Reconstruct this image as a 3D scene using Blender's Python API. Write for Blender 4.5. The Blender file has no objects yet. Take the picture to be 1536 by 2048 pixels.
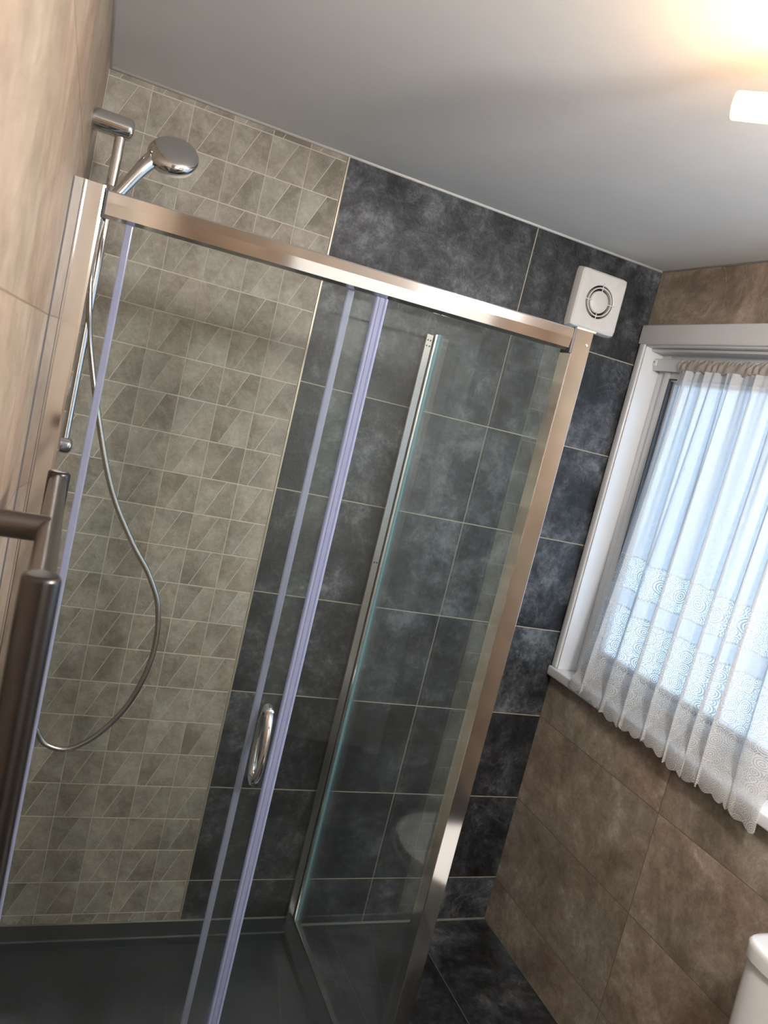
import bpy, bmesh, math, random
from mathutils import Vector, Matrix
random.seed(7)
S = bpy.context.scene
C = S.collection

# ------------------------------------------------------------------ camera
F_PX = 1593.82
YAW, PITCH, ROLL = 0.40447, -0.124342, 0.23706
CAM = Vector((0.02845, -2.13385, 1.63883))
fw = Vector((math.sin(YAW)*math.cos(PITCH), math.cos(YAW)*math.cos(PITCH), math.sin(PITCH)))
rt = Vector((math.cos(YAW), -math.sin(YAW), 0)); up = rt.cross(fw)
r2 = rt*math.cos(ROLL) + up*math.sin(ROLL); u2 = -rt*math.sin(ROLL) + up*math.cos(ROLL)
cd = bpy.data.cameras.new('camera'); cam = bpy.data.objects.new('camera', cd); C.objects.link(cam)
M = Matrix.Identity(4)
for i in range(3):
    M[i][0] = r2[i]; M[i][1] = u2[i]; M[i][2] = -fw[i]; M[i][3] = CAM[i]
cam.matrix_world = M
cd.sensor_fit = 'VERTICAL'; cd.sensor_height = 36; cd.sensor_width = 27
cd.lens = F_PX/2048*36; cd.clip_start = 0.01
cd.dof.use_dof = True; cd.dof.focus_distance = 1.9; cd.dof.aperture_fstop = 9.0
S.camera = cam
# ------------------------------------------------------------------ daylight, exposure
w = bpy.data.worlds.new('sky'); S.world = w; w.use_nodes = True
bg = w.node_tree.nodes['Background']; bg.inputs[0].default_value = (0.72, 0.87, 1.0, 1); bg.inputs[1].default_value = 1.4
S.view_settings.view_transform = 'Standard'; S.view_settings.look = 'None'
S.view_settings.exposure = 1.05; S.view_settings.gamma = 1.0; S.view_settings.use_curve_mapping = False
LAMP_STRENGTH = 26.0
LAMP_COLOUR = (1.0, 0.49, 0.12, 1)
pl = bpy.data.lights.new('window_portal', 'AREA'); pl.shape = 'RECTANGLE'; pl.size = 1.2; pl.size_y = 1.9
pl.cycles.is_portal = True
po = bpy.data.objects.new('window_portal', pl); C.objects.link(po)
po.location = (1.80, -0.91, 1.5); po.rotation_euler = (0, math.pi/2, 0)

# fill light added to brighten the room, unseen under the ceiling at right
gl_ = bpy.data.lights.new('added_fill_light', 'POINT'); gl_.shadow_soft_size = 0.07; gl_.energy = 31; gl_.color = (1.0, 0.975, 0.945)
go_ = bpy.data.objects.new('added_fill_light', gl_); C.objects.link(go_); go_.location = (1.0, -1.85, 2.07)

# ------------------------------------------------------------------ room numbers
W = 1.6765; H = 2.2625; B = 0.6074; EPS = 0.02227; YF = -2.8; Z7 = 0.1609
def lx(y): return EPS*y                       # x of the left wall surface at y

# ------------------------------------------------------------------ node helper
class G:
    def __init__(s, name):
        s.m = bpy.data.materials.new(name); s.m.use_nodes = True
        s.t = s.m.node_tree; s.n = s.t.nodes; s.l = s.t.links; s.n.clear()
        s.out = s.n.new('ShaderNodeOutputMaterial')
    def put(s, inp, v):
        if hasattr(v, 'is_output') or isinstance(v, bpy.types.NodeSocket): s.l.new(v, inp)
        else:
            if isinstance(v, (tuple, list)) and len(v) == 3 and inp.type == 'RGBA': v = (*v, 1)
            inp.default_value = v
    def math(s, op, *a, clamp=False):
        n = s.n.new('ShaderNodeMath'); n.operation = op; n.use_clamp = clamp
        for i, v in enumerate(a): s.put(n.inputs[i], v)
        return n.outputs[0]
    def obj(s):
        n = s.n.new('ShaderNodeTexCoord'); return n.outputs['Object']
    def uv(s):
        n = s.n.new('ShaderNodeTexCoord'); return n.outputs['UV']
    def sep(s, v):
        n = s.n.new('ShaderNodeSeparateXYZ'); s.l.new(v, n.inputs[0]); return n.outputs
    def comb(s, x=0.0, y=0.0, z=0.0):
        n = s.n.new('ShaderNodeCombineXYZ')
        for i, v in enumerate((x, y, z)): s.put(n.inputs[i], v)
        return n.outputs[0]
    def vadd(s, a, b):
        n = s.n.new('ShaderNodeVectorMath'); n.operation = 'ADD'; s.put(n.inputs[0], a); s.put(n.inputs[1], b); return n.outputs[0]
    def vscale(s, a, k):
        n = s.n.new('ShaderNodeVectorMath'); n.operation = 'MULTIPLY'; s.put(n.inputs[0], a); s.put(n.inputs[1], k); return n.outputs[0]
    def noise(s, v, scale, detail=4, rough=0.6, dist=0.0, lac=2.0):
        n = s.n.new('ShaderNodeTexNoise'); s.put(n.inputs['Vector'], v)
        for k, x in (('Scale', scale), ('Detail', detail), ('Roughness', rough), ('Distortion', dist), ('Lacunarity', lac)): n.inputs[k].default_value = x
        return n.outputs['Fac']
    def white(s, v):
        n = s.n.new('ShaderNodeTexWhiteNoise'); n.noise_dimensions = '3D'; s.put(n.inputs['Vector'], v); return n.outputs
    def voro(s, v, scale, feature='F1', rand=1.0, dim='3D'):
        n = s.n.new('ShaderNodeTexVoronoi'); n.feature = feature; n.voronoi_dimensions = dim
        s.put(n.inputs['Vector'], v); n.inputs['Scale'].default_value = scale; n.inputs['Randomness'].default_value = rand
        return n.outputs
    def ramp(s, f, stops):
        n = s.n.new('ShaderNodeValToRGB'); s.put(n.inputs[0], f)
        while len(n.color_ramp.elements) < len(stops): n.color_ramp.elements.new(0.5)
        for e, (p, c) in zip(n.color_ramp.elements, stops):
            e.position = p; e.color = (*c, 1) if len(c) == 3 else c
        return n.outputs[0]
    def mixc(s, f, a, b, mode='MIX'):
        n = s.n.new('ShaderNodeMix'); n.data_type = 'RGBA'; n.blend_type = mode
        s.put(n.inputs[0], f); s.put(n.inputs[6], a); s.put(n.inputs[7], b); return n.outputs[2]
    def rng(s, v, a, b, c=0.0, d=1.0):
        n = s.n.new('ShaderNodeMapRange'); s.put(n.inputs[0], v)
        for i, x in enumerate((a, b, c, d)): n.inputs[i+1].default_value = x
        return n.outputs[0]
    def bump(s, h, strength=0.3, dist=0.01, normal=None):
        n = s.n.new('ShaderNodeBump'); s.put(n.inputs['Height'], h); n.inputs['Strength'].default_value = strength
        n.inputs['Distance'].default_value = dist
        if normal is not None: s.l.new(normal, n.inputs['Normal'])
        return n.outputs[0]
    def bsdf(s, color, rough=0.5, metal=0.0, normal=None, spec=0.5, coat=0.0):
        n = s.n.new('ShaderNodeBsdfPrincipled'); s.put(n.inputs['Base Color'], color); s.put(n.inputs['Roughness'], rough)
        n.inputs['Metallic'].default_value = metal; n.inputs['Specular IOR Level'].default_value = spec
        n.inputs['Coat Weight'].default_value = coat
        if normal is not None: s.l.new(normal, n.inputs['Normal'])
        return n.outputs[0]
    def mixs(s, f, a, b):
        n = s.n.new('ShaderNodeMixShader'); s.put(n.inputs[0], f); s.l.new(a, n.inputs[1]); s.l.new(b, n.inputs[2]); return n.outputs[0]
    def sh(s, kind, color=None, **kw):
        n = s.n.new(kind)
        if color is not None: s.put(n.inputs[0], color)
        for k, v in kw.items(): s.put(n.inputs[k.replace('_', ' ')], v)
        return n.outputs[0]
    def done(s, shader):
        s.l.new(shader, s.out.inputs[0]); return s.m

def plain(name, color, rough=0.5, metal=0.0, spec=0.5, coat=0.0, bumpy=0.0, bscale=60):
    g = G(name); p = g.obj()
    nz = g.noise(p, bscale, 4, 0.6)
    col = g.mixc(g.rng(nz, 0.3, 0.7, 0, 1), tuple(c*0.965 for c in color), color)
    nrm = g.bump(nz, bumpy, 0.002) if bumpy else None
    return g.done(g.bsdf(col, rough, metal, nrm, spec, coat))

def slate(g, p, seed, stops, cleft=1.0, scale=1.0):
    """natural slate look: cloudy mottling, thin ridged veins, chiselled relief"""
    q = g.vadd(p, g.vscale(seed, (7.3, 5.1, 9.7)))
    big = g.noise(q, 4.4*scale, 11, 0.70, 0.35)
    mid = g.noise(g.vadd(q, (4, 8, 1)), 19*scale, 8, 0.75, 0.5)
    fine = g.noise(q, 70*scale, 6, 0.72, 0.8)
    ridge = g.math('ABSOLUTE', g.math('SUBTRACT', g.noise(q, 4.5*scale, 6, 0.62, 1.2), 0.5))
    vein = g.rng(ridge, 0.0, 0.012, 1.0, 0.0)
    where = g.rng(g.noise(q, 2.3*scale, 2, 0.5), 0.52, 0.66, 0, 1)
    vein = g.math('MULTIPLY', vein, where)
    f = g.math('ADD', g.math('ADD', g.math('MULTIPLY', big, 0.55), g.math('MULTIPLY', mid, 0.27)), g.math('MULTIPLY', fine, 0.18))
    col = g.ramp(f, stops)
    tint = g.mixc(g.rng(g.noise(g.vadd(q, (2, 5, 3)), 3.0*scale, 3, 0.5), 0.38, 0.62, 0, 1), (1.035, 0.985, 0.965), (0.965, 1.005, 0.995))
    col = g.mixc(1.0, col, tint, 'MULTIPLY')
    hgt = g.math('ADD', g.math('MULTIPLY', fine, 0.30*cleft), g.math('ADD', g.math('ADD', big, g.math('MULTIPLY', mid, 0.9)), g.math('MULTIPLY', vein, 0.12)))
    return col, vein, hgt, fine

def tile_mat(name, axis, u0, v0, tw, th, stops, grout, gw, rough=(0.32, 0.5), vcol=(0.3, 0.3, 0.28), vamt=0.4, tone=0.22, bs=0.35, hline=True, spec=0.5):
    g = G(name); p = g.obj(); x, y, z = g.sep(p)
    u, v = {'x': (x, z), 'y': (y, z), 'f': (x, y)}[axis]
    uu = g.math('DIVIDE', g.math('SUBTRACT', u, u0), tw); vv = g.math('DIVIDE', g.math('SUBTRACT', v, v0), th)
    iu = g.math('FLOOR', uu); iv = g.math('FLOOR', vv)
    wn = g.white(g.comb(iu, iv, 3.7))
    col, vein, hgt, fine = slate(g, p, wn[1], stops)
    col = g.mixc(g.math('MULTIPLY', vein, vamt), col, vcol)
    t = g.rng(wn[0], 0, 1, 1-tone, 1+tone)
    col = g.mixc(1.0, col, g.comb(t, t, t), 'MULTIPLY')
    fu = g.math('SUBTRACT', uu, iu); fv = g.math('SUBTRACT', vv, iv)
    du = g.math('MULTIPLY', g.math('MINIMUM', fu, g.math('SUBTRACT', 1.0, fu)), tw)
    dv = g.math('MULTIPLY', g.math('MINIMUM', fv, g.math('SUBTRACT', 1.0, fv)), th)
    d = g.math('MINIMUM', du, dv)
    gm = g.rng(d, gw*0.42, gw*0.58, 1.0, 0.0)
    col = g.mixc(gm, col, grout)
    hg = g.math('SUBTRACT', hgt, g.math('MULTIPLY', gm, 0.6))
    ro = g.math('ADD', g.rng(fine, 0.3, 0.7, *rough), g.math('MULTIPLY', gm, 0.3))
    return g.done(g.bsdf(col, ro, 0, g.bump(hg, bs, 0.006), spec))

BEIGE = [(0.42, (0.150, 0.115, 0.088)), (0.47, (0.205, 0.165, 0.128)), (0.505, (0.250, 0.200, 0.158)), (0.545, (0.300, 0.250, 0.200)), (0.61, (0.45, 0.39, 0.32))]
DARK = [(0.42, (0.0065, 0.007, 0.0085)), (0.47, (0.018, 0.020, 0.024)), (0.505, (0.036, 0.039, 0.045)), (0.545, (0.072, 0.078, 0.087)), (0.61, (0.185, 0.197, 0.215))]
GROUT_L = (0.42, 0.38, 0.29)
M_dark = tile_mat('dark_slate_tile', 'x', B, Z7, 0.6, 0.3, DARK, GROUT_L, 0.0032, (0.30, 0.5), (0.2, 0.2, 0.2), 0.35, 0.2, 0.6)
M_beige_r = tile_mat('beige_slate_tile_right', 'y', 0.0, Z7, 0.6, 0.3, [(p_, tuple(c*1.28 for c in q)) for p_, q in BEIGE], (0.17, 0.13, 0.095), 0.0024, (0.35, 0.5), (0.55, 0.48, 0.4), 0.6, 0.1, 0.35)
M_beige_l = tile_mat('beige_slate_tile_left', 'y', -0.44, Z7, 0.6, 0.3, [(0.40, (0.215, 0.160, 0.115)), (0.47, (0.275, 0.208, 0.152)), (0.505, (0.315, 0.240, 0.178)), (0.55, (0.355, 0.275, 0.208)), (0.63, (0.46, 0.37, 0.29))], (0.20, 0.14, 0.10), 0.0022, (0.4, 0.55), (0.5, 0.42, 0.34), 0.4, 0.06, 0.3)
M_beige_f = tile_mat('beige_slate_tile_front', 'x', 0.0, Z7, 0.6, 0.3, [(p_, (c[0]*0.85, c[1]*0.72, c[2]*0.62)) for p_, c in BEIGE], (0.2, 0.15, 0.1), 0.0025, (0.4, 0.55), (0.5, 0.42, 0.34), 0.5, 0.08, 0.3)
M_floor = tile_mat('black_slate_floor_tile', 'f', 1.08, 0.0, 0.306, 0.6, [(p_, tuple(c*0.62 for c in q)) for p_, q in DARK], (0.14, 0.13, 0.10), 0.0022, (0.35, 0.55), (0.12, 0.12, 0.12), 0.3, 0.2, 0.6)

def mosaic():
    g = G('split_face_mosaic_tile'); p = g.obj(); x, y, z = g.sep(p)
    cw, ch = 0.1003, 0.0992
    uu = g.math('DIVIDE', g.math('SUBTRACT', B-0.004, x), cw); vv = g.math('DIVIDE', g.math('SUBTRACT', z, 0.0610), ch)
    iu = g.math('FLOOR', uu); iv = g.math('FLOOR', vv)
    fu = g.math('SUBTRACT', uu, iu); fv = g.math('SUBTRACT', vv, iv)
    # slanting joint: u fraction .75 at the bottom of a row, .31 at its top
    dl = g.math('SUBTRACT', fu, g.math('SUBTRACT', 0.755, g.math('MULTIPLY', fv, 0.445)))
    side = g.math('GREATER_THAN', dl, 0.0)
    dd = g.math('MULTIPLY', g.math('ABSOLUTE', dl), cw*0.91)
    du = g.math('MULTIPLY', g.math('MINIMUM', fu, g.math('SUBTRACT', 1.0, fu)), cw)
    dv = g.math('MULTIPLY', g.math('MINIMUM', fv, g.math('SUBTRACT', 1.0, fv)), ch)
    wn = g.white(g.comb(iu, iv, g.math('ADD', g.math('MULTIPLY', side, 1.7), 0.3)))
    col, vein, hgt, fine = slate(g, p, wn[1], [(0.42, (0.23, 0.20, 0.16)), (0.47, (0.32, 0.285, 0.235)), (0.51, (0.38, 0.345, 0.29)), (0.55, (0.44, 0.405, 0.345)), (0.62, (0.58, 0.54, 0.47))], 1.2, 1.25)
    hue = g.sep(wn[1])
    col = g.mixc(g.math('MULTIPLY', hue[0], 0.14), col, (0.21, 0.21, 0.195))
    col = g.mixc(g.math('MULTIPLY', vein, 0.3), col, (0.5, 0.46, 0.4))
    t = g.rng(wn[0], 0, 1, 0.94, 1.08)
    col = g.mixc(1.0, col, g.comb(t, t, t), 'MULTIPLY')
    h1 = g.rng(dv, 0.0012, 0.0019, 1, 0); h2 = g.rng(du, 0.0008, 0.0014, 1, 0); h3 = g.rng(dd, 0.0008, 0.0014, 1, 0)
    keep = g.rng(g.noise(p, 2.5, 2), 0.3, 0.55, 0.35, 1.0)
    gm = g.math('MAXIMUM', h1, g.math('MULTIPLY', g.math('MAXIMUM', h2, h3), keep))
    col = g.mixc(gm, col, (0.66, 0.61, 0.53))
    hg = g.math('SUBTRACT', hgt, g.math('MULTIPLY', gm, 0.5))
    return g.done(g.bsdf(col, g.rng(fine, 0.3, 0.7, 0.4, 0.6), 0, g.bump(hg, 0.6, 0.006)))
M_mosaic = mosaic()
M_ceil = plain('ceiling_paint', (0.74, 0.74, 0.725), 0.85, bumpy=0.08, bscale=9)
M_chrome = plain('polished_chrome', (0.80, 0.79, 0.78), 0.09, 1.0, bscale=3)
M_satin = plain('satin_aluminium', (0.62, 0.60, 0.585), 0.24, 1.0, bscale=8)
M_gun = plain('dark_brushed_metal', (0.17, 0.155, 0.145), 0.30, 1.0, bscale=200)
M_gun_refl = plain('metal_dark_reflection', (0.085, 0.08, 0.078), 0.30, 1.0, bscale=200)  # rung metal with the uprights' dark reflection put into its colour
M_upvc = plain('white_upvc', (0.74, 0.75, 0.76), 0.28, coat=0.2, bscale=10)
M_white = plain('white_plastic', (0.74, 0.73, 0.70), 0.35, bscale=10)
M_ceramic = plain('white_ceramic', (0.72, 0.72, 0.71), 0.12, coat=0.6, bscale=5)
M_hole = plain('dark_recess', (0.03, 0.028, 0.026), 0.8)
M_gasket = plain('grey_gasket', (0.09, 0.09, 0.10), 0.6)
M_caulk = plain('white_sealant', (0.66, 0.65, 0.62), 0.6, bumpy=0.2, bscale=40)
M_greyseal = plain('grey_sealant', (0.24, 0.23, 0.20), 0.6, bumpy=0.2, bscale=60)
M_tray = plain('black_resin_tray', (0.022, 0.028, 0.033), 0.36, bumpy=0.15, bscale=220)
M_door = plain('white_gloss_door', (0.7, 0.69, 0.66), 0.35, bscale=4)

def glass(name, tint=(0.955, 0.972, 0.962), film=0.02):
    g = G(name)
    fr = g.n.new('ShaderNodeFresnel'); fr.inputs[0].default_value = 1.5
    tr = g.sh('ShaderNodeBsdfTransparent', tint)
    gl = g.sh('ShaderNodeBsdfGlossy', (0.95, 0.98, 1.0), Roughness=0.01)
    df = g.sh('ShaderNodeBsdfDiffuse', (0.75, 0.78, 0.76))
    p = g.obj()
    f = g.math('MULTIPLY', g.rng(g.noise(p, 3.0, 5, 0.6, 0.5), 0.35, 0.75, 0.3, 1.0), film)
    return g.done(g.mixs(g.math('MULTIPLY', fr.outputs[0], 0.38), g.mixs(f, tr, df), gl))
M_glass = glass('clear_shower_glass', film=0.014)
M_glass2 = glass('clear_side_glass', (0.93, 0.97, 0.97), 0.02)
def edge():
    g = G('glass_edge_glint'); p = g.obj()
    a = g.sh('ShaderNodeBsdfTranslucent', (0.62, 0.88, 0.92)); b = g.bsdf((0.45, 0.72, 0.78), 0.12)  # glass edge tint with the window's bright reflection painted in
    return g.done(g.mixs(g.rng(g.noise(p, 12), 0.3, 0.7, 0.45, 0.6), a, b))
M_edge_glint = edge()
def strip():
    g = G('clear_plastic_seal'); p = g.obj()
    a = g.sh('ShaderNodeBsdfTransparent', (0.80, 0.84, 0.92)); b = g.sh('ShaderNodeBsdfTranslucent', (0.72, 0.74, 0.90))
    c = g.bsdf((0.50, 0.54, 0.74), 0.2)
    return g.done(g.mixs(g.rng(g.noise(p, 25), 0.3, 0.7, 0.76, 0.84), a, g.mixs(0.5, b, c)))
M_strip = strip()
def pane():
    g = G('obscured_window_glass'); p = g.obj(); x, y, z = g.sep(p)
    v = g.comb(y, z, 0.0)
    wob = g.vadd(v, g.vscale(g.comb(g.noise(v, 60, 2), g.noise(g.vadd(v, (9, 3, 0)), 60, 2), 0), (0.02, 0.02, 0)))
    d = g.voro(wob, 110, 'F1', 1.0, '2D')['Distance']
    k = g.rng(d, 0.15, 0.6, 0.1, 0.85)
    tr = g.sh('ShaderNodeBsdfTransparent', (0.86, 0.93, 1.0)); tl = g.sh('ShaderNodeBsdfTranslucent', (0.7, 0.77, 0.85))
    gl = g.sh('ShaderNodeBsdfGlossy', (1, 1, 1), Roughness=0.1); g.l.new(g.bump(d, 0.8, 0.004), gl.node.inputs['Normal'])
    return g.done(g.mixs(0.06, g.mixs(k, tr, tl), gl))
M_pane = pane()
def lace():
    g = G('white_lace_net'); u, v, _ = g.sep(g.uv()); uv = g.comb(u, v, 0.0)
    big = g.voro(g.vscale(uv, (23.0, 23.0, 0)), 1.0, 'F1', 0.62, '2D')['Distance']
    small = g.voro(g.vscale(uv, (56.0, 56.0, 0)), 1.0, 'F1', 0.55, '2D')['Distance']
    inbig = g.math('LESS_THAN', big, 0.40)
    rb = g.math('GREATER_THAN', g.math('SINE', g.math('MULTIPLY', big, 2*math.pi*8.8)), -0.05)
    rs = g.math('GREATER_THAN', g.math('SINE', g.math('ADD', g.math('MULTIPLY', small, 2*math.pi*4.0), 1.4)), 0.1)
    ring = g.math('ADD', g.math('MULTIPLY', inbig, rb), g.math('MULTIPLY', g.math('SUBTRACT', 1.0, inbig), rs))
    # one row of medallions inside the narrow band
    pu = g.math('SUBTRACT', g.math('FRACT', g.math('DIVIDE', u, 0.062)), 0.5)
    du = g.math('MULTIPLY', pu, 0.062); dv = g.math('SUBTRACT', v, 1.332)
    dist = g.math('SQRT', g.math('ADD', g.math('MULTIPLY', du, du), g.math('MULTIPLY', dv, dv)))
    rr = g.math('GREATER_THAN', g.math('SINE', g.math('MULTIPLY', dist, 2*math.pi/0.0062)), -0.1)
    inr = g.math('LESS_THAN', dist, 0.023)
    bandring = g.math('ADD', g.math('MULTIPLY', inr, rr), g.math('MULTIPLY', g.math('SUBTRACT', 1.0, inr), rs))
    zone1 = g.math('LESS_THAN', v, 1.225); zone2 = g.math('LESS_THAN', g.math('ABSOLUTE', dv), 0.046)
    edge1 = g.math('LESS_THAN', g.math('ABSOLUTE', g.math('SUBTRACT', v, 1.229)), 0.0028)
    edge2 = g.math('LESS_THAN', g.math('ABSOLUTE', g.math('SUBTRACT', g.math('ABSOLUTE', dv), 0.049)), 0.0022)
    bead = g.math('GREATER_THAN', g.math('SINE', g.math('MULTIPLY', u, 900)), -0.6)
    pat = g.math('MAXIMUM', g.math('MAXIMUM', g.math('MULTIPLY', zone1, ring), g.math('MULTIPLY', zone2, bandring)),
                 g.math('MULTIPLY', g.math('MAXIMUM', edge1, edge2), bead))
    lacez = g.math('MAXIMUM', zone1, zone2)
    weave = g.rng(g.noise(g.vscale(uv, (900, 260, 0)), 1.0, 2), 0.35, 0.65, -0.07, 0.07)
    base = g.math('SUBTRACT', 0.80, g.math('MULTIPLY', lacez, 0.36))
    op = g.math('ADD', g.math('ADD', base, weave), g.math('MULTIPLY', pat, 0.54), clamp=True)
    ge = g.n.new('ShaderNodeNewGeometry'); dt = g.n.new('ShaderNodeVectorMath'); dt.operation = 'DOT_PRODUCT'
    g.l.new(ge.outputs['Incoming'], dt.inputs[0]); g.l.new(ge.outputs['Normal'], dt.inputs[1])
    cosv = g.math('MAXIMUM', g.math('ABSOLUTE', dt.outputs['Value']), 0.18)
    op = g.math('SUBTRACT', 1.0, g.math('POWER', g.math('SUBTRACT', 1.0, g.math('MINIMUM', g.math('MULTIPLY', op, 0.96), 0.985)), g.math('DIVIDE', 0.80, cosv)))
    a = g.sh('ShaderNodeBsdfTransparent', (1, 1, 1))
    d = g.sh('ShaderNodeBsdfDiffuse', (0.86, 0.84, 0.81)); t = g.sh('ShaderNodeBsdfTranslucent', (0.40, 0.40, 0.40))
    return g.done(g.mixs(op, a, g.mixs(0.42, d, t)))
M_lace = lace()
def header_cloth():
    g = G('shaded_net_cloth'); p = g.obj()
    d = g.sh('ShaderNodeBsdfDiffuse', (0.52, 0.47, 0.43)); t = g.sh('ShaderNodeBsdfTranslucent', (0.45, 0.42, 0.40))  # brownish shadow of the gathers is put into the cloth colour
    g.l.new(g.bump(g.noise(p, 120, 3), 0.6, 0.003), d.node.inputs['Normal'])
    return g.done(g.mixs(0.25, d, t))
M_head_shaded = header_cloth()
def lampmat():
    g = G('frosted_glass_shade_lit')
    return g.done(g.sh('ShaderNodeEmission', LAMP_COLOUR, Strength=LAMP_STRENGTH))
M_lamp = lampmat()

# ------------------------------------------------------------------ mesh helpers
def link(name, bm, mats, parent=None, smooth=False, autosm=None):
    me = bpy.data.meshes.new(name); bmesh.ops.recalc_face_normals(bm, faces=bm.faces[:]) ; bm.to_mesh(me); bm.free()
    for m in (mats if isinstance(mats, (list, tuple)) else [mats]): me.materials.append(m)
    if smooth or autosm:
        for p in me.polygons: p.use_smooth = True
        if autosm: me.set_sharp_from_angle(angle=math.radians(autosm))
    o = bpy.data.objects.new(name, me); C.objects.link(o)
    if parent is not None: o.parent = parent; o.matrix_parent_inverse = parent.matrix_world.inverted()
    return o
def struct(o, **k): o['kind'] = 'structure'; return o
def tag(o, label, cat, group=None):
    o['label'] = label; o['category'] = cat
    if group: o['group'] = group
    return o
def empty(name, loc):
    o = bpy.data.objects.new(name, None); o.location = loc; o.empty_display_size = 0.05; C.objects.link(o)
    bpy.context.view_layer.update(); return o
def box(bm, a, b, bevel=0.0, seg=2, mi=0):
    lo = [min(a[i], b[i]) for i in range(3)]; hi = [max(a[i], b[i]) for i in range(3)]
    r = bmesh.ops.create_cube(bm, size=1.0)
    for v in r['verts']:
        for i in range(3): v.co[i] = (lo[i]+hi[i])/2 + v.co[i]*(hi[i]-lo[i])
    fs = set(f for v in r['verts'] for f in v.link_faces)
    for f in fs: f.material_index = mi
    if bevel > 0:
        es = list(set(e for f in fs for e in f.edges))
        bmesh.ops.bevel(bm, geom=es, offset=bevel, segments=seg, affect='EDGES', profile=0.5)
def prism(bm, poly, z0, z1, mi=0):
    n = len(poly)
    a = [bm.verts.new((p[0], p[1], z0)) for p in poly]; b = [bm.verts.new((p[0], p[1], z1)) for p in poly]
    fs = [bm.faces.new(a[::-1]), bm.faces.new(b)]
    for i in range(n): fs.append(bm.faces.new((a[i], a[(i+1) % n], b[(i+1) % n], b[i])))
    for f in fs: f.material_index = mi
    return fs
def sweep(bm, pts, radii, seg=20, cap=True, sx=1.0):
    """round tube through the points, one radius each"""
    pts = [Vector(p) for p in pts]; n = len(pts)
    if not hasattr(radii, '__len__'): radii = [radii]*n
    t0 = (pts[1]-pts[0]).normalized(); ref = Vector((0, 0, 1)) if abs(t0.z) < 0.9 else Vector((1, 0, 0))
    nx = t0.cross(ref).normalized(); rings = []
    for i in range(n):
        t = (pts[min(i+1, n-1)]-pts[max(i-1, 0)]).normalized()
        nx = (nx - t*nx.dot(t)).normalized(); ny = t.cross(nx)
        rings.append([bm.verts.new(pts[i] + (nx*math.cos(2*math.pi*k/seg)*sx + ny*math.sin(2*math.pi*k/seg))*radii[i]) for k in range(seg)])
    for i in range(n-1):
        for k in range(seg):
            bm.faces.new((rings[i][k], rings[i][(k+1) % seg], rings[i+1][(k+1) % seg], rings[i+1][k]))
    if cap:
        bm.faces.new(rings[0][::-1]); bm.faces.new(rings[-1])
    return rings
def domed(bm, a, b, r, seg=28, round_a=True, round_b=True, k=0.35):
    """cylinder whose ends are softly domed"""
    a, b = Vector(a), Vector(b); d = (b-a); L = d.length; d.normalize()
    h = r*k; st = []
    A = [(0, 0.02)] + [(h*(1-math.cos(t)), r*(1-k) + r*k*math.sin(t)) for t in [i*math.pi/2/6 for i in range(7)]] if round_a else [(0, r)]
    Bq = [(L-x, rr) for x, rr in reversed(A)] if round_b and round_a else ([(L-h*(1-math.cos(t)), r*(1-k)+r*k*math.sin(t)) for t in [math.pi/2-i*math.pi/2/6 for i in range(7)]] if round_b else [(L, r)])
    if round_a: A[0] = (0, r*0.02)
    if round_b and round_a: Bq[-1] = (L, r*0.02)
    prof = A+Bq
    sweep_prof(bm, a, d, prof, seg)
def sweep_prof(bm, o, d, prof, seg=32):
    o = Vector(o); d = Vector(d).normalized(); ref = Vector((0, 0, 1)) if abs(d.z) < 0.9 else Vector((1, 0, 0))
    nx = d.cross(ref).normalized(); ny = d.cross(nx); rings = []
    for h, r in prof:
        rings.append([bm.verts.new(o + d*h + (nx*math.cos(2*math.pi*k/seg)+ny*math.sin(2*math.pi*k/seg))*max(r, 1e-5)) for k in range(seg)])
    for i in range(len(rings)-1):
        for k in range(seg): bm.faces.new((rings[i][k], rings[i][(k+1) % seg], rings[i+1][(k+1) % seg], rings[i+1][k]))
    bm.faces.new(rings[0][::-1]); bm.faces.new(rings[-1])
def smooth_path(ctrl, n=12):
    P = [Vector(p) for p in ctrl]; P = [P[0]*2-P[1]] + P + [P[-1]*2-P[-2]]; out = []
    for i in range(1, len(P)-2):
        for j in range(n):
            t = j/n
            out.append(0.5*((2*P[i]) + (P[i+1]-P[i-1])*t + (2*P[i-1]-5*P[i]+4*P[i+1]-P[i+2])*t*t + (-P[i-1]+3*P[i]-3*P[i+1]+P[i+2])*t**3))
    out.append(P[-2]); return out

# ------------------------------------------------------------------ room shell
bm = bmesh.new(); box(bm, (-0.03, 0, -0.02), (B, 0.12, H+0.02), mi=0); box(bm, (B, 0, -0.02), (W+0.12, 0.12, H+0.02), mi=1)
struct(link('wall_back', bm, [M_mosaic, M_dark]))
bm = bmesh.new(); prism(bm, [(0, 0), (lx(YF), YF), (lx(YF)-0.12, YF), (-0.12, 0)], -0.02, H+0.02)
struct(link('wall_left', bm, M_beige_l))
WY0, WY1, WZ0, WZ1 = -0.034, -1.78, 0.945, 2.03      # window opening
bm = bmesh.new()
box(bm, (W, 0.0, -0.02), (W+0.14, YF, 0.912)); box(bm, (W, 0.0, WZ1), (W+0.14, YF, H+0.02))
box(bm, (W, 0.0, 0.912), (W+0.14, WY0, WZ1)); box(bm, (W, WY1, 0.912), (W+0.14, YF, WZ1))
struct(link('wall_right', bm, M_beige_r))
bm = bmesh.new(); box(bm, (-0.2, YF, -0.02), (0.5, YF-0.1, H+0.02)); box(bm, (1.26, YF, -0.02), (W+0.14, YF-0.1, H+0.02)); box(bm, (0.5, YF, 2.0), (1.26, YF-0.1, H+0.02))
struct(link('wall_front', bm, M_beige_f))
bm = bmesh.new(); box(bm, (-0.2, 0.1, H), (W+0.14, YF-0.1, H+0.1)); struct(link('ceiling', bm, M_ceil))
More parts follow.
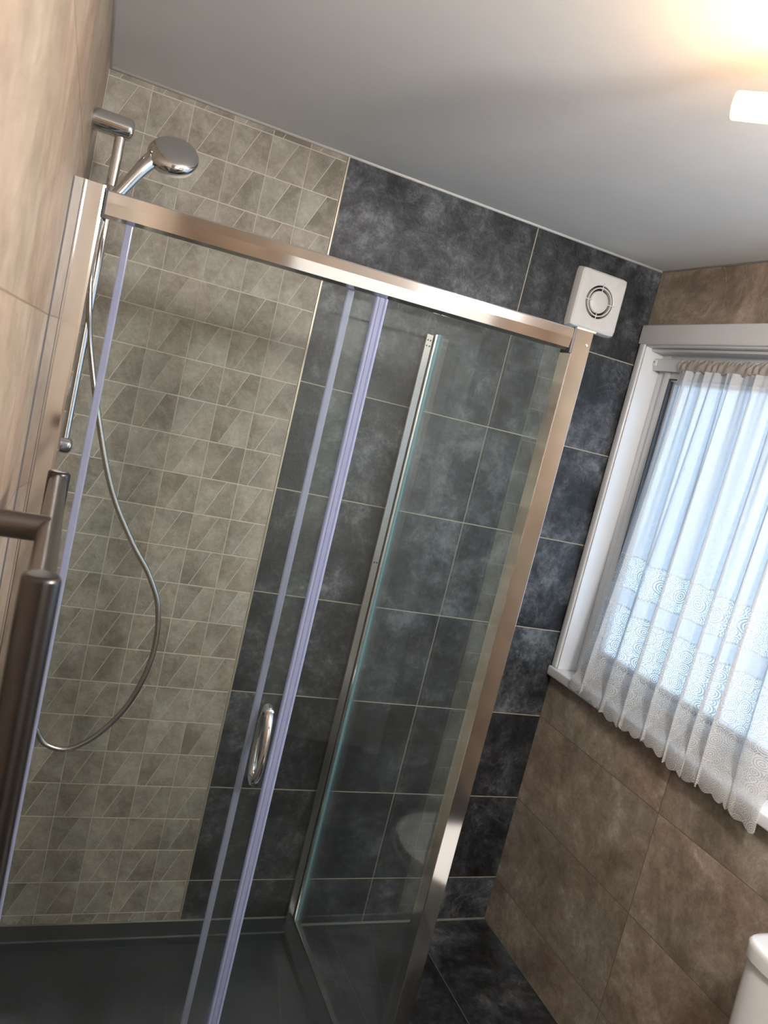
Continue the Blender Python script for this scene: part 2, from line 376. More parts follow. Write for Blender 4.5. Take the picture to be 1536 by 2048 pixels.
bm = bmesh.new(); box(bm, (-0.2, 0.1, -0.1), (W+0.14, YF-0.1, 0.0)); struct(link('floor', bm, M_floor))
# slim metal tile edge between mosaic and dark tiles
bm = bmesh.new(); box(bm, (B-0.0035, -0.0035, 0.03), (B+0.0025, 0.002, H-0.004), 0.0012)
struct(link('trim_1', bm, plain('tile_edge_strip', (0.50, 0.45, 0.36), 0.45, 0.6)))
# sealant lines where walls meet the ceiling and the floor
bm = bmesh.new()
sweep(bm, [(0, -0.001, H-0.001), (W, -0.001, H-0.001)], 0.0050, 10)
sweep(bm, [(0.001, 0, H-0.001), (lx(YF)+0.001, YF, H-0.001)], 0.0050, 10)
sweep(bm, [(W-0.001, 0, H-0.001), (W-0.001, YF, H-0.001)], 0.0035, 10)
struct(link('trim_2', bm, M_caulk, smooth=True))
bm = bmesh.new()
sweep(bm, [(0.985, -0.001, 0.001), (W, -0.001, 0.001)], 0.0045, 10)
sweep(bm, [(W-0.001, 0, 0.001), (W-0.001, YF, 0.001)], 0.0022, 10)
struct(link('trim_3', bm, M_greyseal, smooth=True))
# door behind the camera
dr = empty('door_1', (0.55, YF+0.02, 0)); struct(dr)
bm = bmesh.new(); box(bm, (0.5, YF-0.04, 0.004), (1.26, YF, 2.0), 0.003); link('door_leaf', bm, M_door, dr)
bm = bmesh.new(); box(bm, (0.42, YF, 0), (0.5, YF+0.05, 2.08), 0.004); box(bm, (1.26, YF, 0), (1.34, YF+0.05, 2.08), 0.004); box(bm, (0.42, YF, 2.0), (1.34, YF+0.052, 2.08), 0.004)
link('door_frame', bm, M_door, dr)

# ------------------------------------------------------------------ window
win = empty('window_1', (W, -0.67, 0.945)); struct(win)
XF = 1.735                                            # face of the fixed frame
bm = bmesh.new()                                      # architrave strips and top fascia
box(bm, (1.660, -0.006, 0.945), (W+0.02, -0.034, 2.032), 0.005, 3)
box(bm, (1.655, -0.004, 2.028), (W+0.004, WY1-0.03, 2.088), 0.004, 3)
box(bm, (1.660, WY1+0.0, 0.945), (W+0.02, WY1-0.028, 2.032), 0.005, 3)
link('architrave', bm, M_upvc, win, autosm=40)
bm = bmesh.new()                                      # lining of the reveal
box(bm, (W-0.012, WY0, 0.945), (XF+0.03, WY0-0.006, 2.03), 0.0015)
box(bm, (W-0.012, WY1, 0.945), (XF+0.03, WY1+0.006, 2.03), 0.0015)
box(bm, (W-0.012, WY0, 2.03), (XF+0.03, WY1, 2.022), 0.0015)
box(bm, (W+0.01, WY0-0.006, 2.022), (XF+0.02, WY1, 2.012), 0.003)
link('reveal_lining', bm, M_upvc, win, autosm=40)
def ring(bm, y0, y1, z0, z1, wy, wz, xa, xb, bev):
    box(bm, (xa, y0, z0), (xb, y0-wy, z1), bev); box(bm, (xa, y1, z0), (xb, y1+wy, z1), bev)
    box(bm, (xa, y0-wy+0.002, z0), (xb, y1+wy-0.002, z0+wz), bev); box(bm, (xa, y0-wy+0.002, z1-wz), (xb, y1+wy-0.002, z1), bev)
bm = bmesh.new(); ring(bm, -0.040, WY1+0.006, 0.945, 2.02, 0.040, 0.050, XF, XF+0.05, 0.004)
link('window_frame', bm, M_upvc, win, autosm=40)
bm = bmesh.new(); ring(bm, -0.076, WY1+0.042, 0.992, 1.975, 0.034, 0.045, XF-0.008, XF+0.045, 0.007)
ring(bm, -0.112, WY1+0.075, 1.038, 1.935, 0.014, 0.014, XF+0.004, XF+0.03, 0.005)
link('window_sash', bm, M_upvc, win, autosm=40)
bm = bmesh.new(); ring(bm, -0.1085, WY1+0.0745, 1.0355, 1.9375, 0.0045, 0.0045, XF-0.0085, XF+0.012, 0.0)
link('glazing_gasket', bm, M_gasket, win)
bm = bmesh.new(); box(bm, (XF+0.020, -0.105, 1.03), (XF+0.024, WY1+0.07, 1.94)); link('window_pane', bm, M_pane, win)
bm = bmesh.new(); box(bm, (1.652, -0.003, 0.913), (XF+0.02, WY1-0.03, 0.945), 0.005, 3); link('window_sill', bm, M_upvc, win, autosm=40)

# ------------------------------------------------------------------ curtain rod and curtain
rod = empty('curtain_rod', (1.715, -0.045, 1.975))
bm = bmesh.new(); box(bm, (1.708, -0.041, 1.957), (1.716, -1.77, 1.995), 0.002); link('rod', bm, M_upvc, rod, autosm=40)
bm = bmesh.new(); box(bm, (1.703, -0.0405, 1.970), (1.7085, -0.056, 1.990), 0.002); link('end_bracket', bm, M_white, rod, autosm=40)
bm = bmesh.new(); sweep(bm, [(1.7035, -0.048, 1.983), (1.7022, -0.048, 1.983)], 0.002, 10); link('screw', bm, M_gasket, rod)
tag(rod, 'flat white rail across the window top that holds up the lace curtain', 'curtain rod')

cur = empty('lace_curtain', (1.70, -0.5, 0.92))
YT0, YT1 = -0.172, -0.885
NU, NV = 420, 190
bm = bmesh.new(); uvl = bm.loops.layers.uv.new('UVMap')
rs = random.Random(3)
kn = [0.0]; 
while kn[-1] < 1.0: kn.append(kn[-1] + rs.uniform(0.08, 0.17))
def foldphase(s):
    for i in range(len(kn)-1):
        if s <= kn[i+1]: return i + (s-kn[i])/(kn[i+1]-kn[i])
    return len(kn)-1
grid = []; arc = []
for j in range(NV+1):
    row = []; a = 0.0; ar = []
    vz = j/NV                                       # 0 hem, 1 top
    low = 1-vz
    for i in range(NU+1):
        s = i/NU; ph = foldphase(s)
        ymid = YT0 + (YT1-YT0)*s
        flare = low**3*0.016*(1-2*min(1, s*1.6)) + 0.010*math.sin(s*9+1)*low
        amp = 0.009 + 0.015*low**0.8
        fold = math.sin(2*math.pi*ph + 0.5*math.sin(3*low+ph))
        fold2 = math.sin(2*math.pi*ph*2.3+1.3)*0.004*(0.4+vz) + math.sin(2*math.pi*s*27)*0.0028*vz**4
        x = 1.699 - 0.036*min(1, low*1.15)**1.2 + amp*fold*0.8 + fold2
        if x > 1.722: x = 1.722
        y = ymid + flare + 0.010*math.cos(2*math.pi*ph+0.6)*low**0.5
        hem = 0.932 - 0.030*s - 0.011*abs(math.sin(math.pi*s*22)) + 0.006*math.sin(s*17)
        z = hem + (1.958-hem)*vz
        if z < 0.955: x = min(x, 1.6465 - 0.002*fold)
        elif z < 1.05: x = min(x, 1.6465 + (z-0.955)*0.5)
        row.append(bm.verts.new((x, y, z))); ar.append((s*1.08, 0.932-0.011*abs(math.sin(math.pi*s*22)) + (1.958-0.932)*vz))
    grid.append(row); arc.append(ar)
for j in range(NV):
    for i in range(NU):
        f = bm.faces.new((grid[j][i], grid[j][i+1], grid[j+1][i+1], grid[j+1][i]))
        for lp, (jj, ii) in zip(f.loops, ((j, i), (j, i+1), (j+1, i+1), (j+1, i))): lp[uvl].uv = arc[jj][ii]
link('curtain_cloth', bm, M_lace, cur, True)
bm = bmesh.new(); NR = 16; rings = []
for i in range(361):
    s = i/360; y = YT0 + 0.006 + (YT1-YT0-0.01)*s
    r = []
    for k in range(NR):
        a = 2*math.pi*k/NR
        rz = 0.0155 + 0.0022*math.sin(s*150+2*math.sin(s*31)) + 0.0020*math.sin(s*67+a*2) + (0.007*max(0, math.sin(a))**4)*(0.6+0.4*math.sin(s*310+1))
        rx = 0.0065 + 0.0018*math.sin(s*150+2*math.sin(s*31)+a) 
        r.append(bm.verts.new((1.7045+0.0 + rx*math.cos(a)*1.0, y + 0.001*math.sin(a*3), 1.971 + rz*math.sin(a))))
    rings.append(r)
for i in range(360):
    for k in range(NR): bm.faces.new((rings[i][k], rings[i][(k+1) % NR], rings[i+1][(k+1) % NR], rings[i+1][k]))
link('gathered_heading', bm, M_head_shaded, cur, True)
tag(cur, 'white lace net curtain with circle pattern and scalloped hem hanging over the window sill', 'curtain')

# ------------------------------------------------------------------ extractor fan
fan = empty('extractor_fan', (1.455, 0, 2.105))
fx0, fx1, fz0, fz1, FY = 1.376, 1.5395, 2.020, 2.191, -0.030
fcx, fcz = (fx0+fx1)/2+0.001, (fz0+fz1)/2
bm = bmesh.new(); NS = 64; hole = 0.0495
# front plate with a round opening, plus tapered skirt to the wall
cors = [(fx0, fz0), (fx1, fz0), (fx1, fz1), (fx0, fz1)]
def sq(t, hw, hh, rad):
    c, s_ = math.cos(t), math.sin(t); m = 22.0
    k = (abs(c)**m + abs(s_)**m)**(-1/m); return (fcx + hw*c*k, fcz + hh*s_*k)
hw, hh = (fx1-fx0)/2, (fz1-fz0)/2
lay = [(hw+0.0055, hh+0.0055, 0.0), (hw+0.005, hh+0.005, -0.012), (hw+0.001, hh+0.001, FY+0.004), (hw-0.004, hh-0.004, FY)]
rr = [[bm.verts.new((sq(2*math.pi*k/NS, a_, b_, 0)[0], yy, sq(2*math.pi*k/NS, a_, b_, 0)[1])) for k in range(NS)] for a_, b_, yy in lay]
for rad, yy in ((hole+0.004, FY-0.0), (hole, FY+0.002), (hole, FY+0.02)):
    rr.append([bm.verts.new((fcx+rad*math.cos(2*math.pi*k/NS), yy, fcz+rad*math.sin(2*math.pi*k/NS))) for k in range(NS)])
for i in range(len(rr)-1):
    for k in range(NS): bm.faces.new((rr[i][k], rr[i][(k+1) % NS], rr[i+1][(k+1) % NS], rr[i+1][k]))
link('cover', bm, M_white, fan, autosm=35)
bm = bmesh.new(); sweep_prof(bm, (fcx, -0.004, fcz), (0, -1, 0), [(0, hole-0.0005), (0.003, hole-0.0005)], 40); link('dark_duct', bm, M_hole, fan)
bm = bmesh.new(); sweep_prof(bm, (fcx, FY+0.018, fcz), (0, -1, 0), [(0, 0.0325), (0.012, 0.0335), (0.0155, 0.033), (0.0175, 0.0305), (0.018, 0.004)], 48); link('centre_disc', bm, M_white, fan, autosm=50)
bm = bmesh.new()
for R_ in (0.0418,):
    rp = [[bm.verts.new((fcx+(R_+dr)*math.cos(2*math.pi*k/48), FY+dy, fcz+(R_+dr)*math.sin(2*math.pi*k/48))) for dr, dy in ((-0.0016, 0.0), (0.0016, 0.0), (0.0016, 0.012), (-0.0016, 0.012))] for k in range(48)]
    for k in range(48):
        for q in range(4): bm.faces.new((rp[k][q], rp[(k+1) % 48][q], rp[(k+1) % 48][(q+1) % 4], rp[k][(q+1) % 4]))
link('grille_ring', bm, M_white, fan)
for a in (0, 90, 180, 270):
    bm = bmesh.new(); d = Vector((math.cos(math.radians(a)), 0, math.sin(math.radians(a))))
    p0 = Vector((fcx, FY+0.001, fcz)); sweep(bm, [p0+d*0.028, p0+d*0.057], 0.0016, 8); link('spoke', bm, M_white, fan, True)
tag(fan, 'square white extractor fan with round grille on the dark tiled wall near the ceiling', 'extractor fan')

# ------------------------------------------------------------------ shower tray
KS = 0.0985
def fy(x): return -0.655 - (x-0.036)*KS              # front plane of the enclosure
FT = Vector((1, -KS, 0)).normalized(); FN = Vector((-KS, -1, 0)).normalized()   # along / outwards
def fp(x, off, z):                                    # point on the front plane, off = outwards towards the room
    return Vector((x, fy(x), z)) + FN*off
tray = empty('shower_tray', (0.5, -0.35, 0))
def loop(i0, ib, il, ir, z):
    x0, x1 = 0.003+il, 0.979-ir
    a = (lx(-0.3)*0+x0, -0.002-ib, z); b = (x1, -0.002-ib, z)
    c = (x1, fy(x1)-0.018+i0, z); d = (x0, fy(x0)-0.018+i0, z)
    return [a, b, c, d]
def trayloop(spec, corner=0.0, n=1): return loop(*spec)
loops = [loop(0, 0, -0.010, 0, 0.0), loop(0, 0, -0.010, 0, 0.027), loop(0.003, 0.002, -0.008, 0.003, 0.030), loop(0.075, 0.062, 0.05, 0.058, 0.030),
         loop(0.079, 0.066, 0.054, 0.062, 0.027), loop(0.083, 0.069, 0.057, 0.065, 0.006), loop(0.100, 0.092, 0.08, 0.083, 0.006), loop(0.102, 0.094, 0.082, 0.085, 0.0135), loop(0.3, 0.3, 0.38, 0.38, 0.011)]
bm = bmesh.new(); vs = [[bm.verts.new(p) for p in l] for l in loops]
for i in range(len(vs)-1):
    for k in range(4): bm.faces.new((vs[i][k], vs[i][(k+1) % 4], vs[i+1][(k+1) % 4], vs[i+1][k]))
bm.faces.new(vs[-1]); bm.faces.new(vs[0][::-1])
link('basin', bm, M_tray, tray)
bm = bmesh.new()
sweep(bm, [(0.981, -0.03, 0.002), (0.981, -0.74, 0.002)], 0.0045, 8); link('floor_sealant', bm, M_greyseal, tray, True)
bm = bmesh.new(); sweep(bm, [(0.0, -0.002, 0.031), (0.975, -0.002, 0.031)], 0.0032, 8); link('wall_sealant', bm, M_greyseal, tray, True)
bm = bmesh.new(); sweep_prof(bm, (0.30, -0.58, 0.010), (0, 0, 1), [(0, 0.045), (0.004, 0.045), (0.006, 0.042), (0.0062, 0.002)], 36); link('waste_cover', bm, M_chrome, tray, autosm=40)
tag(tray, 'low black shower tray with raised rim on the floor under the glass enclosure', 'shower tray')

# ------------------------------------------------------------------ shower enclosure
enc = empty('shower_enclosure', (0.5, -0.70, 0.03))
ZT, ZB = 1.885, 0.030
def ext(bm, poly2, xa, xb, mi=0):
    """extrude a (off, z) section along the enclosure front"""
    a = [bm.verts.new(fp(xa, o, z)) for o, z in poly2]; b = [bm.verts.new(fp(xb, o, z)) for o, z in poly2]; n = len(a)
    fs = [bm.faces.new(a[::-1]), bm.faces.new(b)] + [bm.faces.new((a[i], a[(i+1) % n], b[(i+1) % n], b[i])) for i in range(n)]
    for f in fs: f.material_index = mi
def fbox(bm, x0, x1, o0, o1, z0, z1, bev=0.0, mi=0):
    before = set(bm.faces); ext(bm, [(o0, z0), (o1, z0), (o1, z1), (o0, z1)], x0, x1, mi)
    if bev:
        es = list(set(e for f in set(bm.faces)-before for e in f.edges)); bmesh.ops.bevel(bm, geom=es, offset=bev, segments=2, affect='EDGES', profile=0.5)
# head rail: upright face, then a face leaning back underneath
bm = bmesh.new()
ext(bm, [(-0.040, 1.842), (-0.014, 1.840), (-0.003, 1.845), (0.0, 1.8655), (0.0, 1.882), (-0.0015, 1.8842), (-0.004, 1.885), (-0.040, 1.885)], 0.040, 0.9365)
link('head_rail', bm, M_chrome, enc)
bm = bmesh.new(); fbox(bm, 0.0385, 0.0415, -0.038, 0.002, 1.838, 1.887); link('rail_end_cap', bm, M_gasket, enc)
bm = bmesh.new(); fbox(bm, 0.9335, 0.9375, -0.038, 0.001, 1.836, 1.886); link('rail_end_cap', bm, M_gasket, enc)
# wall profile on the left wall, stepped
bm = bmesh.new()
def wprof(poly, z0, z1):
    prism(bm, poly, z0, z1)
yy = fy(0.0)
def pp(x, o): v = fp(x, o, 0); return (v.x, v.y)
sec = [pp(-0.0125, 0.012), pp(-0.0125, 0.0), pp(-0.0135, 0.0)]
poly = [(lx(-0.60)+0.0, -0.615), pp(lx(-0.65)+0.0002, 0.0045), pp(lx(-0.65)+0.001, 0.0055), pp(0.0020, 0.0055), pp(0.0035, 0.0065), pp(0.0055, 0.0065), pp(0.0070, 0.0015), pp(0.0325, 0.000), pp(0.0365, -0.002), pp(0.0365, -0.038)]
prism(bm, poly, ZB, 1.890)
link('wall_profile', bm, M_chrome, enc)
bm = bmesh.new(); prism(bm, [(lx(-0.66)+0.0002, -0.6615), (lx(-0.66)+0.0020, -0.6590), (lx(-0.655)+0.001, -0.6565), (lx(-0.655), -0.6565)], ZB, 1.889); link('wall_sealant', bm, M_gasket, enc)
# corner post and bottom rail
bm = bmesh.new()
cp = [fp(0.9395, 0, 0), fp(0.9795, 0, 0)]
x0, x1 = 0.9385, 0.9790
polyp = [(x0, fy(x0)+0.0015), (x0+0.0015, fy(x0)), (x1-0.003, fy(x1)), (x1, fy(x1)+0.003), (x1, fy(x1)+0.044), (x0, fy(x0)+0.040)]
prism(bm, polyp, ZB, ZT); link('corner_post', bm, M_chrome, enc)
bm = bmesh.new(); prism(bm, [(x0-0.0015, fy(x0)-0.0015), (x1+0.0015, fy(x1)-0.0015), (x1+0.0015, fy(x1)+0.044), (x0-0.0015, fy(x0)+0.042)], ZT, ZT+0.0035); link('post_cap', bm, M_satin, enc)
bm = bmesh.new(); sweep(bm, [fp(0.968, 0.0005, 1.858), fp(0.968, 0.0016, 1.858)], 0.0024, 12); link('screw_cap', bm, M_satin, enc)
bm = bmesh.new(); fbox(bm, 0.040, 0.9385, -0.036, 0.004, ZB, 0.062, 0.003); link('bottom_rail', bm, M_chrome, enc)
# glass
bm = bmesh.new(); fbox(bm, 0.481, 0.9385, -0.030, -0.024, 0.062, 1.842, 0, 0); link('fixed_panel', bm, M_glass, enc)
bm = bmesh.new(); fbox(bm, 0.4745, 0.4875, -0.032, -0.022, 0.064, 1.840, 0.002); link('panel_seal', bm, M_strip, enc)
door = link('sliding_door', (lambda b: (fbox(b, 0.086, 0.540, -0.014, -0.008, 0.064, 1.8405), b)[1])(bmesh.new()), M_glass, enc)
bm = bmesh.new(); fbox(bm, 0.077, 0.0895, -0.017, -0.005, 0.066, 1.839, 0.002); link('door_seal', bm, M_strip, door)
bm = bmesh.new()
for a_, b_, o_ in ((0.5265, 0.5325, 0.003), (0.5335, 0.5430, 0.0), (0.5440, 0.5490, 0.0035)): fbox(bm, a_, b_, -0.016-o_, -0.006+o_, 0.066, 1.839, 0.0018)
link('door_seal', bm, M_strip, door)
# pull handle: two bows, one each side of the glass
def bow(bm, side):
    pts = []
    for i in range(25):
        t = i/24; z = 1.013 - 0.152*t; o = (-0.008 + 0.042*math.sin(math.pi*min(max(t, 0.0), 1))**0.55*1.0) if side > 0 else (-0.014 - 0.036*math.sin(math.pi*t)**0.55)
        pts.append(fp(0.5035, o, z))
    r = [0.0078 if 2 < i < 22 else 0.0085 for i in range(25)]
    r = [0.0062+0.0026*abs(i/24-0.5)*2 for i in range(25)]
    sweep(bm, pts, r, 16)
bm = bmesh.new(); bow(bm, 1); bow(bm, -1)
for z in (1.011, 0.863):
    a = fp(0.5035, -0.022, z); sweep_prof(bm, a, FN, [(0, 0.0092), (0.006, 0.0095), (0.024, 0.0095), (0.030, 0.0085)], 20)
link('door_handle', bm, M_chrome, door, True)
# side panel with its wall profile
XS = 0.966
bm = bmesh.new(); box(bm, (XS-0.003, -0.026, ZB+0.004), (XS+0.003, fy(XS)+0.042, 1.880)); link('side_panel', bm, M_glass2, enc)
bm = bmesh.new(); box(bm, (XS-0.0038, -0.0318, ZB+0.002), (XS+0.0040, -0.0345, 1.8795)); link('panel_edge_glint', bm, M_edge_glint, enc)  # glass edge strip that also stands in for the window's reflection
bm = bmesh.new()
prism(bm, [(0.9335, 0.0), (0.9335, -0.020), (0.9350, -0.0215), (0.9545, -0.0215), (0.9545, 0.0)], ZB, 1.874)
link('side_channel', bm, M_satin, enc)
bm = bmesh.new()
prism(bm, [(0.9565, -0.0006), (0.9565, -0.0285), (0.9575, -0.030), (0.9640, -0.031), (0.9665, -0.0295), (0.9720, -0.029), (0.9730, -0.028), (0.9730, -0.0006)], ZB, 1.8775)
link('side_channel', bm, M_chrome, enc)
bm = bmesh.new(); box(bm, (0.9545, 0.0, ZB), (0.9565, -0.010, 1.873)); link('channel_gap', bm, M_hole, enc)
for z in (1.858, 1.842, 1.20, 0.085, 0.062):
    for xx in (0.940, 0.9485):
        bm = bmesh.new(); sweep_prof(bm, (xx, -0.0212, z), (0, -1, 0), [(0, 0.0021), (0.0012, 0.0021), (0.0016, 0.0014)], 10)
        link('screw', bm, M_hole if z > 0.5 else M_chrome, enc)
bm = bmesh.new(); box(bm, (XS-0.008, -0.03, ZB), (XS+0.008, fy(XS)+0.042, ZB+0.012), 0.002); link('side_bottom_rail', bm, M_satin, enc)
tag(enc, 'glass shower enclosure with chrome frame standing on the black tray against the back wall', 'shower enclosure')

# ------------------------------------------------------------------ shower rail on the left wall
YR = -0.36; XR = 0.0475
sr = empty('shower_riser_rail', (0.0, YR, 1.42))
bm = bmesh.new(); sweep(bm, [(XR, YR, 2.050), (XR, YR, 1.418)], 0.0105, 28); link('rail', bm, M_chrome, sr, autosm=50)
for z, r, ex in ((2.055, 0.0215, 0.071), (1.414, 0.0180, 0.066)):
    bm = bmesh.new(); xa = lx(YR)
    prof = [(0, r), (ex-xa-r*0.55, r)] + [(ex-xa-r*0.55+r*0.55*math.sin(t), r*(0.35+0.65*math.cos(t))) for t in [i*math.pi/2/8 for i in range(1, 9)]]
    sweep_prof(bm, (xa, YR, z), (1, 0, 0), prof, 36); link('wall_bracket', bm, M_chrome, sr, autosm=50)
bm = bmesh.new(); sweep_prof(bm, (XR, YR, 1.905), (0, 0, 1), [(0, 0.0145), (0.002, 0.0165), (0.034, 0.0165), (0.036, 0.0145)], 28)
sweep_prof(bm, (XR+0.012, YR-0.004, 1.918), Vector((1, -0.25, 0.15)), [(0, 0.011), (0.012, 0.0125), (0.016, 0.012)], 24)
link('slider', bm, M_chrome, sr, autosm=50)
tag(sr, 'chrome riser rail with two round brackets on the left wall inside the shower', 'shower rail')

hs = empty('hand_shower', (XR+0.02, YR-0.01, 1.90))
yh = YR-0.012
hd = Vector((0.150, yh, 2.043))
path = smooth_path([(0.043, yh, 1.895), (0.062, yh, 1.930), (0.086, yh, 1.972), (0.103, yh+0.004, 2.000), (0.118, yh+0.010, 2.018), (0.136, yh+0.015, 2.029), (0.150, yh+0.018, 2.032)], 8)
rad = []
for i, p in enumerate(path):
    t = i/(len(path)-1); rad.append(0.0115 + 0.002*t + (0.024*max(0, (t-0.6)/0.4)**1.3 if t < 0.94 else 0.0) )
for i, p in enumerate(path):
    t = i/(len(path)-1)
    if t > 0.8: rad[i] = rad[i]
bm = bmesh.new(); rg = sweep(bm, path, [0.0115+0.004*(i/len(path))+0.0095*(max(0, i/len(path)-0.32)/0.68)**1.1 for i in range(len(path))], 28)
link('handle', bm, M_chrome, hs, True)
# head: domed back, bevelled rim, flat face tilted down towards the room
ax = Vector((-0.10, -0.72, 0.66)).normalized()          # from face to back
hc = Vector((0.152, yh+0.016, 2.030))
bm = bmesh.new()
prof = [(-0.004, 0.042), (0.0, 0.0495), (0.005, 0.0515), (0.011, 0.0510), (0.017, 0.048), (0.023, 0.0415), (0.027, 0.032), (0.0295, 0.018), (0.030, 0.002)]
sweep_prof(bm, hc, ax, prof, 48); link('head', bm, M_chrome, hs, autosm=60)
bm = bmesh.new(); sweep_prof(bm, hc, ax, [(-0.0115, 0.040), (-0.011, 0.044), (-0.003, 0.0455)], 44); link('spray_face', bm, M_white, hs, autosm=50)
hp = [(0.043, yh, 1.897), (0.036, YR-0.012, 1.84), (0.040, YR-0.01, 1.76), (0.050, YR-0.01, 1.69), (0.0632, YR, 1.626), (0.1037, YR, 1.4885), (0.1568, YR, 1.3418), (0.2185, YR, 1.2348), (0.2711, YR, 1.1622), (0.306, YR, 1.0849),
      (0.3143, YR, 0.9779), (0.2878, YR, 0.8664), (0.2352, YR, 0.7834), (0.1784, YR, 0.7411), (0.1303, YR, 0.7467), (0.105, YR, 0.775), (0.075, YR, 0.84), (0.055, YR, 0.93), (0.05, YR, 1.0)]
bm = bmesh.new(); sweep(bm, smooth_path(hp, 14), 0.0062, 18)
link('hose', bm, M_satin, hs, True)
tag(hs, 'chrome hand shower clipped on the riser rail, its silver hose hanging in a loop', 'hand shower')
# mixer valve that feeds the hose
mx = empty('shower_mixer', (0.0, YR, 1.02))
bm = bmesh.new(); domed(bm, (0.045, YR-0.13, 1.03), (0.045, YR+0.13, 1.03), 0.021); link('mixer_bar', bm, M_chrome, mx, autosm=50)
for dy in (-0.075, 0.075):
    bm = bmesh.new(); sweep_prof(bm, (lx(YR+dy)+0.0005, YR+dy, 1.03), (1, 0, 0), [(0, 0.03), (0.006, 0.029), (0.008, 0.015), (0.05, 0.015)], 28); link('wall_elbow', bm, M_chrome, mx, autosm=40)
tag(mx, 'chrome bar mixer valve on the left wall, fed by the hand shower hose', 'shower valve')

# ------------------------------------------------------------------ towel radiator on the left wall
tr = empty('towel_radiator', (0.0, -1.2, 0.75))
PX = 0.040
def post(y, zt):
    xx = PX + (0.004 if y > -1 else -0.002); bm = bmesh.new(); domed(bm, (xx, y, 0.72), (xx, y, zt), 0.0153, 32, k=0.3); link('upright', bm, M_gun_refl, tr, autosm=50)
post(-0.925, 1.447); post(-1.480, 1.4525)
for z in (1.432, 1.30, 1.18, 1.06, 0.94, 0.82):
    bm = bmesh.new(); sweep(bm, [(PX+0.004, -0.930, z), (PX-0.002, -1.478, z)], 0.0122, 24); link('rung', bm, M_gun, tr, autosm=50)
for z in (1.432, 0.86):
    for y in (-1.235,):
        bm = bmesh.new(); sweep_prof(bm, (lx(y), y, z), (1, 0, 0), [(0, 0.019), (0.005, 0.019), (0.006, 0.0145), (PX-lx(y), 0.0145)], 24); link('wall_bracket', bm, M_gun, tr, autosm=50)
tag(tr, 'dark metal towel radiator tubes on the left wall in the near foreground', 'towel radiator')

# ------------------------------------------------------------------ toilet
to = empty('toilet', (1.45, -1.27, 0))
def rr_ring(bm, cx, cy, hx, hy, z, m=6.5, n=72, lean=0.0):
    out = []
    for k in range(n):
        t = 2*math.pi*k/n; c, s_ = math.cos(t), math.sin(t); q = (abs(c)**m+abs(s_)**m)**(-1/m)
        out.append(bm.verts.new((cx+hx*c*q, cy+hy*s_*q, z)))
    return out
def loft(bm, rings):
    n = len(rings[0])
    for i in range(len(rings)-1):
        for k in range(n): bm.faces.new((rings[i][k], rings[i][(k+1) % n], rings[i+1][(k+1) % n], rings[i+1][k]))
    bm.faces.new(rings[0][::-1]); bm.faces.new(rings[-1])
CY = -1.275
bm = bmesh.new(); loft(bm, [rr_ring(bm, 1.583, CY, 0.086, 0.180, 0.40), rr_ring(bm, 1.583, CY, 0.092, 0.194, 0.55), rr_ring(bm, 1.583, CY, 0.0935, 0.200, 0.724), rr_ring(bm, 1.583, CY, 0.0925, 0.199, 0.728)])
link('cistern', bm, M_ceramic, to, autosm=50)
bm = bmesh.new(); loft(bm, [rr_ring(bm, 1.5795, CY, 0.090, 0.198, 0.7285), rr_ring(bm, 1.5795, CY, 0.0955, 0.2035, 0.7305), rr_ring(bm, 1.5795, CY, 0.0965, 0.205, 0.755), rr_ring(bm, 1.5795, CY, 0.0955, 0.204, 0.763), rr_ring(bm, 1.5795, CY, 0.0915, 0.200, 0.7675), rr_ring(bm, 1.5795, CY, 0.083, 0.191, 0.7685)])
lid = link('cistern_lid', bm, M_ceramic, to, autosm=60)
bm = bmesh.new(); sweep_prof(bm, (1.585, CY, 0.768), (0, 0, 1), [(0, 0.024), (0.004, 0.024), (0.006, 0.021), (0.0062, 0.001)], 28); link('flush_button', bm, M_chrome, lid, autosm=50)
bm = bmesh.new(); loft(bm, [rr_ring(bm, 1.40, CY, 0.20, 0.11, 0.0, 3), rr_ring(bm, 1.40, CY, 0.19, 0.10, 0.12, 3), rr_ring(bm, 1.36, CY, 0.235, 0.145, 0.28, 2.6), rr_ring(bm, 1.32, CY, 0.28, 0.178, 0.385, 2.4), rr_ring(bm, 1.32, CY, 0.28, 0.178, 0.40, 2.4)])
link('bowl', bm, M_ceramic, to, True)
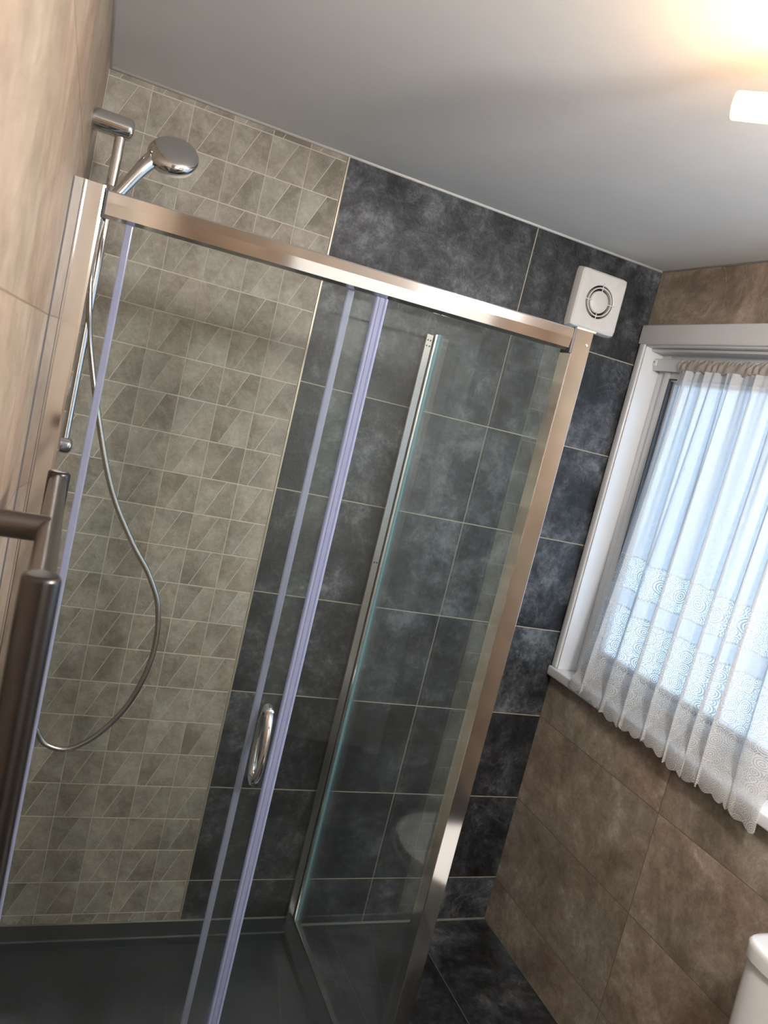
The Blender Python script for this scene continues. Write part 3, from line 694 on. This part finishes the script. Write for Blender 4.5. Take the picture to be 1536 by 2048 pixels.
bm = bmesh.new(); loft(bm, [rr_ring(bm, 1.275, CY, 0.228, 0.180, 0.4005, 2.3), rr_ring(bm, 1.275, CY, 0.232, 0.184, 0.41, 2.3), rr_ring(bm, 1.275, CY, 0.228, 0.18, 0.425, 2.3)])
link('seat', bm, M_white, to, autosm=50)
tag(to, 'white ceramic toilet cistern with lid against the right wall beneath the window', 'toilet')

# ------------------------------------------------------------------ ceiling light
cl = empty('ceiling_light', (0.93, -1.40, H))
e0 = Vector((0.7865, -1.2035, 2.1475)); ed = (Vector((0.8157, -1.236, 2.1485))-Vector((0.7819, -1.2017, 2.150))).normalized()
ed = Vector((ed.x, ed.y, -0.02)).normalized()
bc = Vector((0.955, -1.400, H))
def shade(a, d):
    bm = bmesh.new()
    sweep_prof(bm, a, d, [(0, 0.012), (0.0008, 0.0155), (0.003, 0.0178), (0.06, 0.0184), (0.115, 0.019), (0.118, 0.016)], 36); link('shade', bm, M_lamp, cl, autosm=50)
    q = a + d*0.118
    bm = bmesh.new(); sweep_prof(bm, q, d, [(0, 0.017), (0.018, 0.017), (0.02, 0.012)], 28); sweep(bm, [q+d*0.015, q+d*0.03+Vector((0, 0, 0.012)), q+d*0.034+Vector((0, 0, 0.05)), bc*0.35+(q+d*0.034)*0.65+Vector((0, 0, 0.065-0.35*(bc.z-q.z)))], 0.005, 12)
    link('arm', bm, M_chrome, cl, True)
shade(e0, ed)
shade(bc+Vector((0.02, -0.20, -0.115)), Vector((0.05, 1, 0)).normalized()*-1 if False else Vector((-0.1, 1.0, 0.0)).normalized())
bm = bmesh.new(); sweep_prof(bm, bc+Vector((0, 0, 0.0)), (0, 0, -1), [(0, 0.075), (0.02, 0.075), (0.026, 0.068), (0.027, 0.01)], 44)
link('ceiling_plate', bm, M_chrome, cl, autosm=50)
bm = bmesh.new(); sweep(bm, [bc+Vector((0, 0, -0.02)), Vector((0.92, -1.36, 2.205))], 0.006, 12); link('stem', bm, M_chrome, cl, True)
tag(cl, 'lit tubular ceiling light glowing warm white at the upper right', 'ceiling light')
